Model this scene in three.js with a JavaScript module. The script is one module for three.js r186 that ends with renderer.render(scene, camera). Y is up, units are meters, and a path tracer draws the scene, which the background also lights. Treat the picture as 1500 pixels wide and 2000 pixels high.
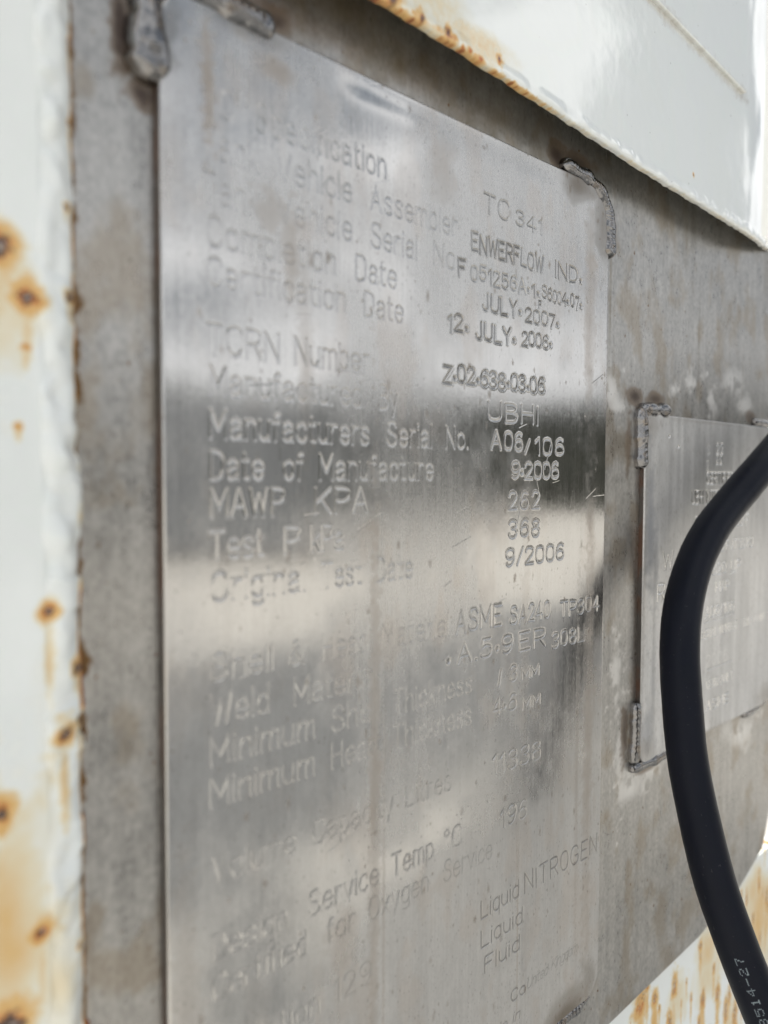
import * as THREE from 'three';
import { mergeGeometries } from 'three/addons/utils/BufferGeometryUtils.js';

// ------------------------------------------------------------------ camera, sky, sun, exposure
const scene = new THREE.Scene();
const camera = new THREE.PerspectiveCamera(67.38, 0.75, 0.005, 400);
camera.position.set(-0.07755, 0.00054, 0.15327);
camera.quaternion.setFromRotationMatrix(new THREE.Matrix4().makeBasis(
  new THREE.Vector3(0.73349, 0.00242, 0.67970), new THREE.Vector3(0.02717, 0.99909, -0.03287), new THREE.Vector3(-0.67916, 0.04257, 0.73276)));
camera.focus = 0.262;
camera.userData.fStop = 7.6;

const renderer = new THREE.WebGLRenderer({ antialias: true });
renderer.setSize(768, 1024);
renderer.toneMapping = THREE.LinearToneMapping;
renderer.toneMappingExposure = 1.54;
renderer.shadowMap.enabled = true;
renderer.shadowMap.type = THREE.PCFSoftShadowMap;

const SUN = new THREE.Vector3(-0.40, 0.585, -0.705).normalize();
const sun = new THREE.DirectionalLight(new THREE.Color(1.0, 0.95, 0.87), 5);
sun.position.copy(SUN).multiplyScalar(30);
sun.shadow.radius = 1.5;
sun.castShadow = true;
sun.shadow.mapSize.set(2048, 2048);
Object.assign(sun.shadow.camera, { left: -10, right: 10, top: 10, bottom: -10, near: 1, far: 80 });
scene.add(sun, sun.target);

// ------------------------------------------------------------------ noise and small maths
function rng(seed) { let s = seed >>> 0; return () => { s = (s + 0x6d2b79f5) | 0; let t = Math.imul(s ^ (s >>> 15), 1 | s); t = (t + Math.imul(t ^ (t >>> 7), 61 | t)) ^ t; return ((t ^ (t >>> 14)) >>> 0) / 4294967296; }; }
const NZ = 512, table = new Float32Array(NZ * NZ);
{ const r = rng(77); for (let i = 0; i < table.length; i++) table[i] = r(); }
function noise(x, y) {
  const xi = Math.floor(x), yi = Math.floor(y); let fx = x - xi, fy = y - yi;
  fx = fx * fx * (3 - 2 * fx); fy = fy * fy * (3 - 2 * fy);
  const x0 = xi & 511, x1 = (xi + 1) & 511, y0 = (yi & 511) * NZ, y1 = ((yi + 1) & 511) * NZ;
  const a = table[y0 + x0], b = table[y0 + x1], c = table[y1 + x0], d = table[y1 + x1];
  return a + (b - a) * fx + (c - a + (a - b - c + d) * fx) * fy;
}
function fbm(x, y, o = 4) { let s = 0, a = 0.5, n = 0; for (let i = 0; i < o; i++) { s += a * noise(x + i * 37.3, y + i * 91.7); n += a; a *= 0.5; x *= 2.03; y *= 2.03; } return s / n; }
const clamp = (x, a = 0, b = 1) => Math.min(b, Math.max(a, x));
const sstep = (a, b, x) => { const t = clamp((x - a) / (b - a)); return t * t * (3 - 2 * t); };
const mix = (a, b, t) => a + (b - a) * t;
const toS = (l) => { l = clamp(l); return 255 * (l <= 0.0031308 ? 12.92 * l : 1.055 * Math.pow(l, 1 / 2.4) - 0.055); };
const S_LUT = new Uint8Array(4097); for (let i = 0; i <= 4096; i++) S_LUT[i] = Math.round(toS(i / 4096));
const lin = (r, g, b) => [r, g, b].map((c) => { c /= 255; return c <= 0.04045 ? c / 12.92 : Math.pow((c + 0.055) / 1.055, 2.4); });

// sky: blue with heaps of white cloud
{
  const W = 1024, H = 512, d = new Float32Array(W * H * 4);
  for (let j = 0; j < H; j++) for (let i = 0; i < W; i++) {
    const el = ((j + 0.5) / H - 0.5) * Math.PI, az = ((i + 0.5) / W - 0.5) * 2 * Math.PI;
    const x = Math.cos(el) * Math.cos(az), y = Math.sin(el), z = Math.cos(el) * Math.sin(az);
    const up = Math.max(y, 0), hz = Math.pow(1 - up, 4);
    let r = mix(0.46, 1.0, hz), g = mix(0.54, 1.0, hz), b = mix(0.66, 0.98, hz);
    const h = 1 / (up + 0.22), u = x * h * 1.5 + 112.0, v = z * h * 1.5 + 76.2;  // unseen clouds, shifted so a bright one is mirrored in the tank paint
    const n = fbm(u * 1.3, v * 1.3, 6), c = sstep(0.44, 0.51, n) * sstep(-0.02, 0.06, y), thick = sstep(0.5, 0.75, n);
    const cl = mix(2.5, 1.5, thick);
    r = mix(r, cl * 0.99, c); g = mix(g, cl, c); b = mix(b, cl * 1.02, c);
    const s = Math.max(0, x * SUN.x + y * SUN.y + z * SUN.z), glow = 0.5 * Math.pow(s, 6) + 1.2 * Math.pow(s, 40);
    const k = (j * W + i) * 4; d[k] = r + glow; d[k + 1] = g + glow * 0.97; d[k + 2] = b + glow * 0.92; d[k + 3] = 1;
  }
  const t = new THREE.DataTexture(d, W, H, THREE.RGBAFormat, THREE.FloatType);
  t.mapping = THREE.EquirectangularReflectionMapping; t.magFilter = THREE.LinearFilter; t.needsUpdate = true;
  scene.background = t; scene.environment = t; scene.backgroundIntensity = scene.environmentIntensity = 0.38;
}

// ------------------------------------------------------------------ textures: a sheet is a rectangle of surface in mm with float layers
class Sheet {
  constructor(x0, y0, x1, y1, ppm) {
    Object.assign(this, { x0, y0, x1, y1, ppm }); this.w = Math.round((x1 - x0) * ppm); this.h = Math.round((y1 - y0) * ppm); this.n = this.w * this.h;
    this.layers = {};
  }
  layer(name) { return (this.layers[name] ??= new Float32Array(this.n)); }
  // f(d, dx, dy) for every pixel in a box round x, y
  splat(name, x, y, rx, ry, amp, power = 1, wob = 0, seed = 0) {
    const L = this.layer(name), e = 1 + wob, X0 = Math.max(0, Math.floor((x - rx * e - this.x0) * this.ppm)), X1 = Math.min(this.w - 1, Math.ceil((x + rx * e - this.x0) * this.ppm));
    const Y0 = Math.max(0, Math.floor((y - ry * e - this.y0) * this.ppm)), Y1 = Math.min(this.h - 1, Math.ceil((y + ry * e - this.y0) * this.ppm));
    for (let j = Y0; j <= Y1; j++) for (let i = X0; i <= X1; i++) {
      const px = (i + 0.5) / this.ppm + this.x0, py = (j + 0.5) / this.ppm + this.y0, dx = (px - x) / rx, dy = (py - y) / ry;
      let q = Math.sqrt(dx * dx + dy * dy);
      if (wob) q *= 1 + wob * (fbm(px * 1.7 / Math.max(rx, 0.5) + seed, py * 1.7 / Math.max(rx, 0.5) + seed, 3) * 2 - 1) * 1.6;
      if (q < 1) { const t = 1 - q, v = amp * Math.pow(t * t * (3 - 2 * t), power), k = j * this.w + i; if (Math.abs(v) > Math.abs(L[k])) L[k] = v; }
    }
  }
  stroke(name, pts, r, depth) {
    const L = this.layer(name), rr = r * 1.7;
    for (let q = 0; q + 1 < pts.length || q === 0; q++) {
      const [ax, ay] = pts[q], [bx, by] = pts[Math.min(q + 1, pts.length - 1)], l2 = (bx - ax) ** 2 + (by - ay) ** 2 || 1e-9;
      const X0 = Math.max(0, Math.floor((Math.min(ax, bx) - rr - this.x0) * this.ppm)), X1 = Math.min(this.w - 1, Math.ceil((Math.max(ax, bx) + rr - this.x0) * this.ppm));
      const Y0 = Math.max(0, Math.floor((Math.min(ay, by) - rr - this.y0) * this.ppm)), Y1 = Math.min(this.h - 1, Math.ceil((Math.max(ay, by) + rr - this.y0) * this.ppm));
      for (let j = Y0; j <= Y1; j++) for (let i = X0; i <= X1; i++) {
        const px = (i + 0.5) / this.ppm + this.x0, py = (j + 0.5) / this.ppm + this.y0, t = clamp(((px - ax) * (bx - ax) + (py - ay) * (by - ay)) / l2);
        const d = Math.hypot(px - ax - t * (bx - ax), py - ay - t * (by - ay)) / r, k = j * this.w + i;
        const v = d < 1 ? -depth * (1 - d * d) * (1 - 0.25 * d) : d < 1.7 ? depth * 0.13 * Math.sin((d - 1) / 0.7 * Math.PI) : 0;
        if (v < 0 ? v < L[k] : L[k] === 0 && v > 0) L[k] = v;
      }
    }
  }
  // each(k, x, y, o): o.r o.g o.b linear colour, o.rough, o.metal, o.z height in mm
  bake(each, { bump = true, orm = true } = {}) {
    const { w, h } = this, c = new Uint8Array(this.n * 4), m = orm ? new Uint8Array(this.n * 4) : null, z = bump ? new Float32Array(this.n) : null, o = { r: 0, g: 0, b: 0, rough: 0.5, metal: 0, z: 0 };
    for (let j = 0, k = 0; j < h; j++) for (let i = 0; i < w; i++, k++) {
      each(k, (i + 0.5) / this.ppm + this.x0, (j + 0.5) / this.ppm + this.y0, o);
      c[k * 4] = S_LUT[(clamp(o.r) * 4096) | 0]; c[k * 4 + 1] = S_LUT[(clamp(o.g) * 4096) | 0]; c[k * 4 + 2] = S_LUT[(clamp(o.b) * 4096) | 0]; c[k * 4 + 3] = 255;
      if (m) { m[k * 4 + 1] = clamp(o.rough) * 255; m[k * 4 + 2] = clamp(o.metal) * 255; m[k * 4 + 3] = 255; }
      if (z) z[k] = o.z;
    }
    const fin = (t, srgb) => { t.magFilter = THREE.LinearFilter; t.minFilter = THREE.LinearFilter; if (srgb) t.colorSpace = THREE.SRGBColorSpace; t.needsUpdate = true; return t; };
    const out = { map: fin(new THREE.DataTexture(c, w, h), true) };
    if (m) out.roughnessMap = out.metalnessMap = fin(new THREE.DataTexture(m, w, h));
    if (z) { out.bumpMap = fin(new THREE.DataTexture(z, w, h, THREE.RedFormat, THREE.FloatType)); out.bumpScale = 0.001; }
    return out;
  }
  uv(x, y) { return [(x - this.x0) / (this.x1 - this.x0), (y - this.y0) / (this.y1 - this.y0)]; }
}
const blend = (o, c, t) => { o.r = mix(o.r, c[0], t); o.g = mix(o.g, c[1], t); o.b = mix(o.b, c[2], t); };

// ------------------------------------------------------------------ single-line lettering (capital height 10)
const GLYPH = {
  A: [6, 'l0,0 3,10 6,0', 'l1.1,3.6 4.9,3.6'], B: [5.6, 'l0,0 0,10', 'c0,10 3.3,10 4.9,8.9 4.9,6.7 3.3,5.4 0,5.4', 'c2.6,5.4 4.6,4.7 5.6,2.8 4.8,.7 3.2,0 0,0'],
  C: [5.8, 'c5.8,7.9 4.9,9.5 3,10 1,9.1 0,6.5 0,3.5 1,.9 3,0 4.9,.5 5.8,2.1'], D: [5.8, 'l0,0 0,10', 'c0,10 2.6,10 4.9,8.6 5.8,5 4.9,1.4 2.6,0 0,0'],
  E: [5.2, 'l5.2,10 0,10 0,0 5.2,0', 'l0,5.2 4.2,5.2'], F: [5.2, 'l5.2,10 0,10 0,0', 'l0,5.2 4.2,5.2'], G: [6, 'c5.9,7.9 4.9,9.5 3,10 1,9.1 0,6.5 0,3.5 1,.9 3,0 4.9,.5 6,1.9', 'l6,1.9 6,4.6 3.6,4.6'],
  H: [6, 'l0,0 0,10', 'l6,0 6,10', 'l0,5.2 6,5.2'], I: [0, 'l0,0 0,10'], J: [4, 'l4,10 4,2.6', 'c4,2.6 3.4,.6 2,0 .6,.6 0,2.4'], K: [6, 'l0,0 0,10', 'l6,10 0,4', 'l2,6 6,0'], L: [5, 'l0,10 0,0 5,0'],
  M: [7, 'l0,0 0,10 3.5,3 7,10 7,0'], N: [6, 'l0,0 0,10 6,0 6,10'], O: [6, 'c3,10 5.2,8.9 6,5 5.2,1.1 3,0 .8,1.1 0,5 .8,8.9 3,10'], P: [5.4, 'l0,0 0,10', 'c0,10 3.3,10 5.4,9 5.4,6.1 3.3,4.8 0,4.8'],
  R: [5.8, 'l0,0 0,10', 'c0,10 3.3,10 5.4,9 5.4,6.1 3.3,4.8 0,4.8', 'l3,4.8 5.8,0'], S: [5.8, 'c5.6,8.1 4.7,9.6 3,10 1.1,9.4 .5,7.6 1.4,5.9 3,5.2 4.8,4.4 5.8,2.6 4.8,.6 3,0 1.1,.4 0,2'],
  T: [6, 'l0,10 6,10', 'l3,10 3,0'], U: [6, 'l0,10 0,3', 'c0,3 .8,.8 3,0 5.2,.8 6,3', 'l6,3 6,10'], V: [6, 'l0,10 3,0 6,10'], W: [8, 'l0,10 2,0 4,8 6,0 8,10'], X: [6, 'l0,0 6,10', 'l0,10 6,0'], Y: [6, 'l0,10 3,5 6,10', 'l3,5 3,0'], Z: [5.6, 'l0,10 5.6,10 0,0 5.6,0'],
  a: [4.8, 'c.4,5.8 1.6,7 3.2,6.8 4.4,5.4 4.6,3 4.7,0', 'c4.6,4.1 2,3.9 .3,2.8 .3,.9 1.6,0 3.4,.5 4.6,2'], b: [4.8, 'l0,10 0,0', 'c0,4.8 1,6.6 2.6,7 4.2,6 4.8,3.5 4.2,1 2.6,0 1,.4 0,2.2'],
  c: [4.6, 'c4.6,5.4 3.8,6.7 2.5,7 .7,6 0,3.5 .7,1 2.5,0 3.8,.3 4.6,1.6'], d: [4.8, 'l4.8,10 4.8,0', 'c4.8,4.8 3.8,6.6 2.2,7 .6,6 0,3.5 .6,1 2.2,0 3.8,.4 4.8,2.2'], e: [4.8, 'c.1,3.7 4.8,3.7 4.5,5.8 2.6,7 .7,6 0,3.5 .7,1 2.6,0 4,.4 4.7,1.7'],
  f: [3, 'c3,9.6 2,10 1,8.6 1,7 1,0', 'l0,6.8 2.6,6.8'], g: [4.8, 'c4.8,4.8 3.8,6.6 2.2,7 .6,6 0,3.5 .6,1 2.2,0 3.8,.4 4.8,2.2', 'c4.8,7 4.8,-1 3.8,-2.8 2.2,-3 .6,-2.4'], h: [4.6, 'l0,0 0,10', 'c0,4.6 1,6.6 2.8,7 4.3,6 4.6,4.2 4.6,0'],
  i: [0, 'l0,0 0,7', 'l0,9.3 0,9.7'], k: [4.4, 'l0,0 0,10', 'l4.2,7 0,2.8', 'l1.6,4.3 4.4,0'], l: [0, 'l0,0 0,10'], m: [7.4, 'l0,0 0,7', 'c0,4.8 .8,6.6 2,7 3.4,6.3 3.7,4.6 3.7,0', 'c3.7,4.8 4.6,6.6 5.8,7 7.1,6.3 7.4,4.6 7.4,0'],
  n: [4.6, 'l0,0 0,7', 'c0,4.6 1,6.6 2.8,7 4.3,6 4.6,4.2 4.6,0'], o: [5, 'c2.5,7 4.4,6 5,3.5 4.4,1 2.5,0 .6,1 0,3.5 .6,6 2.5,7'], p: [4.8, 'l0,7 0,-3', 'c0,4.8 1,6.6 2.6,7 4.2,6 4.8,3.5 4.2,1 2.6,0 1,.4 0,2.2'], q: [4.8, 'l4.8,7 4.8,-3', 'c4.8,4.8 3.8,6.6 2.2,7 .6,6 0,3.5 .6,1 2.2,0 3.8,.4 4.8,2.2'],
  r: [3.2, 'l0,0 0,7', 'c0,4.2 .8,6.2 2,7 3.2,6.8'], s: [4.4, 'c4.2,5.7 3.4,6.8 2.2,7 .7,6.5 .4,5.1 1.3,4.1 2.2,3.7 3.6,3 4.3,1.7 3.6,.4 2.2,0 .8,.3 0,1.5'], t: [3, 'c1,9.4 1,2 1.4,.4 3,.2', 'l0,6.9 2.8,6.9'], u: [4.6, 'c0,7 0,2.8 .6,.8 1.9,0 3.6,.5 4.6,2.4', 'l4.6,7 4.6,0'],
  v: [4.6, 'l0,7 2.3,0 4.6,7'], x: [4.4, 'l0,0 4.4,7', 'l0,7 4.4,0'], y: [4.6, 'l0,7 2.4,.4', 'l4.6,7 1.4,-3'],
  0: [5, 'c2.5,10 4.4,8.9 5,5 4.4,1.1 2.5,0 .6,1.1 0,5 .6,8.9 2.5,10'], 1: [2, 'l0,7.8 2,10 2,0'], 2: [5, 'c.1,7.8 1,9.6 2.6,10 4.4,9.2 4.8,7.4 3.8,5 0,0', 'l0,0 5,0'], 3: [5, 'c.2,8.4 1.4,9.8 3,9.9 4.6,8.9 4.6,6.7 3.2,5.4 2,5.3', 'c2,5.3 3.8,5 5,3 4.3,.8 2.6,0 .9,.4 0,1.8'], 4: [5.2, 'l3.8,0 3.8,10 0,3 5.2,3'],
  5: [5, 'l4.6,10 .8,10 .4,5.4', 'c.4,5.4 2.4,6.4 4.4,5.4 5,3.2 4.2,.9 2.4,0 .8,.4 0,1.6'], 6: [5, 'c4.6,9 3,10 1,8.4 0,4.4 .5,1.1 2.4,0 4.4,.9 5,3 4.2,5.2 2.5,5.9 .8,5 .1,3.4'], 7: [5, 'l0,10 5,10 1.6,0'], 8: [5, 'c2.5,10 4.3,9.2 4.5,7.5 2.5,5.4 .5,7.5 .7,9.2 2.5,10', 'c2.5,5.4 4.6,4.4 5,2.6 4.2,.6 2.5,0 .8,.6 0,2.6 .4,4.4 2.5,5.4'], 9: [5, 'c.4,1 2,0 4,1.6 5,5.6 4.5,8.9 2.6,10 .6,9.1 0,7 .8,4.8 2.5,4.1 4.2,5 4.9,6.6'],
  '.': [0.4, 'l0,0.2 0.4,0.2'], '*': [1, 'd.5,3.4'], '/': [3.4, 'l0,0 3.4,10'], '-': [3.4, 'l0,4.6 3.4,4.6'], '&': [6.4, 'c6.2,0 2,6.4 1.4,8.2 2.4,9.8 3.8,9.2 3.8,7.6 1,4.6 .1,2.6 .9,.6 2.6,0 4.6,1 6.2,4'], '°': [2.8, 'c1.4,10 2.6,9.2 2.6,7.8 1.4,7 .2,7.8 .2,9.2 1.4,10'],
};
const glyphPaths = {};
for (const ch in GLYPH) glyphPaths[ch] = GLYPH[ch].slice(1).map((s) => {
  const p = s.slice(1).split(' ').map((q) => q.split(',').map(Number));
  if (s[0] !== 'c') return { dot: s[0] === 'd', p };
  const out = []; // Catmull-Rom
  for (let i = 0; i + 1 < p.length; i++) { const a = p[Math.max(i - 1, 0)], b = p[i], c = p[i + 1], d = p[Math.min(i + 2, p.length - 1)];
    for (let q = 0; q < 5; q++) { const t = q / 5; out.push([0, 1].map((e) => 0.5 * (2 * b[e] + (c[e] - a[e]) * t + (2 * a[e] - 5 * b[e] + 4 * c[e] - d[e]) * t * t + (3 * b[e] - a[e] - 3 * c[e] + d[e]) * t ** 3))); } }
  out.push(p[p.length - 1]); return { p: out };
});
// words written from x to x1 (or by natural width) on a base line, capital height h
function write(sheet, text, x, y, h, o = {}) {
  const { x1, r = 0.5, depth = 0.2, gap = 2.2, space = 5, jitter = 0, seed = 1, slant = 0, narrow = 1, slope = 0 } = o, R = rng(seed * 977 + text.length);
  const k = h / 10; let total = 0; for (const ch of text) total += (ch === ' ' ? space : GLYPH[ch][0] + gap); total -= gap;
  const kx = x1 !== undefined ? (x1 - x) / total : k * narrow; let cx = x;
  for (const ch of text) {
    if (ch === ' ') { cx += space * kx; continue; }
    const dy = (R() - 0.5) * jitter, rot = (R() - 0.5) * jitter * 0.14, dd = depth * (1 + (R() - 0.5) * 0.5 * Math.min(1, jitter * 2));
    for (const { dot, p } of glyphPaths[ch]) {
      const q = p.map(([a, b]) => [cx + a * kx + slant * b * k - rot * b * k, y + b * k + dy + rot * a * kx + slope * (cx - x)]);
      if (dot) sheet.stroke('text', [q[0], [q[0][0] + 0.01, q[0][1]]], 0.85, depth * 1.3); else sheet.stroke('text', q, r, dd);
    }
    cx += (GLYPH[ch][0] + gap) * kx;
  }
}

// ------------------------------------------------------------------ building helpers
const taken = {};
const numbered = (n) => { const k = (taken[n] = (taken[n] ?? -1) + 1); return k ? n + '_' + String(k).padStart(3, '0') : n; };
function thing(name, label, category, group) { const o = new THREE.Group(); o.name = numbered(name); o.userData = { label, category }; if (group) o.userData.group = group; scene.add(o); return o; }
function part(name, geometry, material, parent) { const m = new THREE.Mesh(geometry, material); m.name = name; m.castShadow = m.receiveShadow = true; parent.add(m); return m; }
const mm = (a) => a * 0.001;
function meshOf(pos, uv, idx) { const g = new THREE.BufferGeometry(); g.setAttribute('position', new THREE.Float32BufferAttribute(pos, 3)); g.setAttribute('uv', new THREE.Float32BufferAttribute(uv, 2)); g.setIndex(idx); g.computeVertexNormals(); return g; }
function planarUV(g, sheet) { const p = g.attributes.position, uv = new Float32Array(p.count * 2); for (let i = 0; i < p.count; i++) { const [u, v] = sheet.uv(p.getX(i) * 1000, p.getY(i) * 1000); uv[i * 2] = u; uv[i * 2 + 1] = v; } g.setAttribute('uv', new THREE.BufferAttribute(uv, 2)); return g; }

// A sheet-metal plate with rounded corners, rolled edges and a little warp, standing on z = 0
function plateGeometry(x0, y0, x1, y1, rad, t, roll, warp, sheet) {
  const axis = (a, b, step) => { const e = [0, 0.06, 0.14, 0.24, 0.38, 0.55, 0.8, 1.2, 1.8], out = e.map((q) => a + q), n = Math.ceil((b - a - 3.6) / step); for (let i = 1; i < n; i++) out.push(a + 1.8 + (b - a - 3.6) * i / n); for (const q of [...e].reverse()) out.push(b - q); return out; };
  const ys = axis(y0, y1, 1.4), fx = axis(0, x1 - x0, 1.4).map((q) => q / (x1 - x0)), pos = [], uv = [], idx = [], nx = fx.length, ny = ys.length;
  const sd = (x, y) => { const qx = Math.abs(x - (x0 + x1) / 2) - (x1 - x0) / 2 + rad, qy = Math.abs(y - (y0 + y1) / 2) - (y1 - y0) / 2 + rad; return -(Math.min(Math.max(qx, qy), 0) + Math.hypot(Math.max(qx, 0), Math.max(qy, 0)) - rad); };
  const put = (x, y, z) => { pos.push(mm(x), mm(y), mm(z)); uv.push(...sheet.uv(x, y)); };
  for (const y of ys) {
    const q = Math.max(0, Math.abs(y - (y0 + y1) / 2) - (y1 - y0) / 2 + rad), ins = rad - Math.sqrt(Math.max(0, rad * rad - q * q));
    for (const f of fx) { const x = mix(x0 + ins, x1 - ins, f), d = Math.max(0, sd(x, y)), e = Math.max(0, 1 - d / roll); put(x, y, t - roll * (1 - Math.sqrt(Math.max(0, 1 - e * e))) + warp(x, y, d)); }
  }
  for (let j = 0; j + 1 < ny; j++) for (let i = 0; i + 1 < nx; i++) { const a = j * nx + i; idx.push(a, a + 1, a + nx + 1, a, a + nx + 1, a + nx); }
  const rim = []; for (let i = 0; i < nx; i++) rim.push(i); for (let j = 1; j < ny; j++) rim.push(j * nx + nx - 1); for (let i = nx - 2; i >= 0; i--) rim.push((ny - 1) * nx + i); for (let j = ny - 2; j > 0; j--) rim.push(j * nx);
  const top = meshOf(pos.slice(), uv.slice(), idx.slice()), b0 = 0, rp = pos.slice(), ru = uv.slice(); idx.length = pos.length = uv.length = 0; for (const k of rim) { pos.push(rp[k * 3], rp[k * 3 + 1], rp[k * 3 + 2]); uv.push(ru[k * 2], ru[k * 2 + 1]); } for (const k of rim) { const x = rp[k * 3] * 1000, y = rp[k * 3 + 1] * 1000, ix = clamp((x0 + x1) / 2 - x, -t, t), iy = clamp((y0 + y1) / 2 - y, -t, t), side = Math.min(x - x0, x1 - x) < Math.min(y - y0, y1 - y); pos.push(rp[k * 3], rp[k * 3 + 1], 0.00002); uv.push(...sheet.uv(x + (side ? ix : 0), y + (side ? 0 : iy))); }
  const n = rim.length; for (let i = 0; i < n; i++) { const a = b0 + i, b = b0 + (i + 1) % n; idx.push(a, a + n, b + n, a, b + n, b); }
  return [top, meshOf(pos, uv, idx)];
}
// A run of weld along points [x, y] in mm: a rounded bead of uneven width with faint crescent ripples and a rounded last puddle
function weldGeometry(points, half, height, o = {}) {
  const { seed = 1, pitch = 1.7, sink = 0.3 } = o, curve = new THREE.CatmullRomCurve3(points.map(([x, y]) => new THREE.Vector3(x, y, 0)), false, 'centripetal'), L = curve.getLength(), n = Math.ceil(L / 0.14), m = 30, pos = [], uv = [], idx = [];
  for (let i = 0; i <= n; i++) {
    const s = L * i / n, p = curve.getPointAt(i / n), t = curve.getTangentAt(i / n), nx = -t.y, ny = t.x, slow = noise(s * 0.22 + seed * 7, seed * 3) - 0.5, puddle = Math.exp(-(((L - half - s) / (half * 0.9)) ** 2));
    const cap = Math.sqrt(clamp(1 - (1 - clamp(Math.min(s, L - s) / half)) ** 2)), wl = half * (1 + 0.34 * slow + 0.12 * puddle) * cap * (1 + 0.16 * (noise(s * 0.5, seed + 11) - 0.5)), wr = half * (1 + 0.34 * slow + 0.12 * puddle) * cap * (1 + 0.16 * (noise(s * 0.5, seed + 23) - 0.5));
    for (let q = 0; q <= m; q++) {
      const c = -Math.cos(Math.PI * q / m), l = c * (c < 0 ? wl : wr), dome = Math.sqrt(Math.max(0, 1 - c * c));
      const f = s / pitch + 0.9 * noise(s * 0.3 + seed, 4.4) + c * c * half * 0.8 / pitch + 0.1 * c, rip = 0.09 * Math.pow(0.5 + 0.5 * Math.sin(f * 2 * Math.PI), 2) * dome * (0.5 + noise(s * 0.6, seed + 40));
      const z = -sink + (height * (1 + 0.26 * slow + 0.1 * puddle) + sink) * Math.pow(dome, 0.8) * (0.25 + 0.75 * cap) + rip - 0.16 * height * Math.exp(-(((L - half - s) / (half * 0.45)) ** 2) - (c / 0.5) ** 2);
      pos.push(mm(p.x + nx * l), mm(p.y + ny * l), mm(z)); uv.push(s / 40, (l + 5) / 20);
    }
  }
  for (let i = 0; i < n; i++) for (let q = 0; q < m; q++) { const a = i * (m + 1) + q; idx.push(a, a + m + 1, a + 1, a + 1, a + m + 1, a + m + 2); }
  const g = meshOf(pos, uv, idx), nn = g.attributes.normal; let sum = 0; for (let i = 0; i < nn.count; i++) sum += nn.getZ(i);
  if (sum < 0) { g.index.array.reverse(); g.computeVertexNormals(); }
  return g;
}

// ------------------------------------------------------------------ the ground and what the polished steel mirrors
const GY = -1.25;
{
  const sh = new Sheet(0, 0, 4000, 4000, 0.25), o2 = sh.bake((k, x, y, o) => { const n = fbm(x / 300, y / 300, 5), f = noise(x / 9, y / 9); const a = 0.50 + 0.16 * (n - 0.5) + 0.06 * (f - 0.5); o.r = a * 1.03; o.g = a; o.b = a * 0.94; }, { bump: false, orm: false });
  o2.map.wrapS = o2.map.wrapT = THREE.RepeatWrapping; o2.map.repeat.set(100, 100);
  const g = new THREE.PlaneGeometry(400, 400); g.rotateX(-Math.PI / 2);
  const m = new THREE.Mesh(g, new THREE.MeshStandardMaterial({ ...o2, roughness: 0.9 })); m.name = 'ground'; m.position.y = GY; m.receiveShadow = true;
  m.userData = { kind: 'structure', label: 'pale concrete yard in front of the tank', category: 'ground' }; scene.add(m);
}
{ // row of trees far across the yard, only ever seen as a dark band in the steel
  const R = rng(5), leaf = new THREE.PlaneGeometry(0.5, 0.34), N = 9000, im = new THREE.InstancedMesh(leaf, new THREE.MeshStandardMaterial({ color: new THREE.Color(0.036, 0.040, 0.033), roughness: 0.8, side: THREE.DoubleSide }), N), d = new THREE.Object3D();
  for (let i = 0; i < N; i++) { const a = (5 + 85 * R()) * Math.PI / 180, rad = 31 + 3 * R(), top = 3.1 + 1.7 * noise(a * 14, 2.2) + 0.8 * noise(a * 60, 7); d.position.set(Math.sin(a) * rad, GY + top * Math.pow(R(), 0.8) , Math.cos(a) * rad); d.rotation.set(R() * 6, R() * 6, R() * 6); d.scale.setScalar(0.9 + 1.1 * R()); d.updateMatrix(); im.setMatrixAt(i, d.matrix); }
  im.name = 'hedge'; im.userData = { kind: 'stuff', label: 'dark green hedge far across the yard', category: 'hedge' }; im.castShadow = true; scene.add(im);
}
{ // a dark shipping container some way off
  const c = thing('shipping_container', 'dark blue corrugated shipping container standing across the yard', 'container'), mat = new THREE.MeshStandardMaterial({ color: new THREE.Color(0.075, 0.082, 0.092), roughness: 0.6 });
  const pts = [[0, 0]]; for (let x = 0.1; x < 5.9; x += 0.28) pts.push([x, 0], [x + 0.07, -0.036], [x + 0.14, -0.036], [x + 0.21, 0]); pts.push([6, 0], [6, 2.4], [0, 2.4]);
  const s = new THREE.Shape(pts.map(([x, y]) => new THREE.Vector2(x - 3, y - 1.2))), g = new THREE.ExtrudeGeometry(s, { depth: 2.3, bevelEnabled: false }); g.rotateX(Math.PI / 2); g.translate(0, 2.45, 0);
  part('body', g, mat, c);
  for (const x of [-3, 3]) for (const z of [-1.2, 1.2]) part('corner_post', new THREE.BoxGeometry(0.16, 2.59, 0.16).translate(x, 1.295, z), mat, c);
  c.position.set(5.4, GY, 11.6); c.rotation.y = Math.PI + 0.45;
}

// ------------------------------------------------------------------ paints and metals
const rustC = lin(120, 62, 20), rustD = lin(58, 30, 20), rustY = lin(220, 172, 88), cream = lin(226, 214, 176), paintC = lin(238, 242, 240), brown = lin(84, 66, 46), grime = lin(70, 64, 54);
const RUST = (o, stain, core) => { // stain: 0..1 bleeding yellow to orange, core: bare scale
  blend(o, cream, sstep(0.0, 0.25, stain) * 0.75); blend(o, rustY, sstep(0.12, 0.5, stain) * 0.85); blend(o, lin(190, 104, 30), sstep(0.48, 0.85, stain)); blend(o, rustC, sstep(0.75, 1, stain)); blend(o, rustD, core);
  o.rough = mix(o.rough, 0.8, clamp(stain * 1.2)); o.rough = mix(o.rough, 0.6, core);
};

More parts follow.
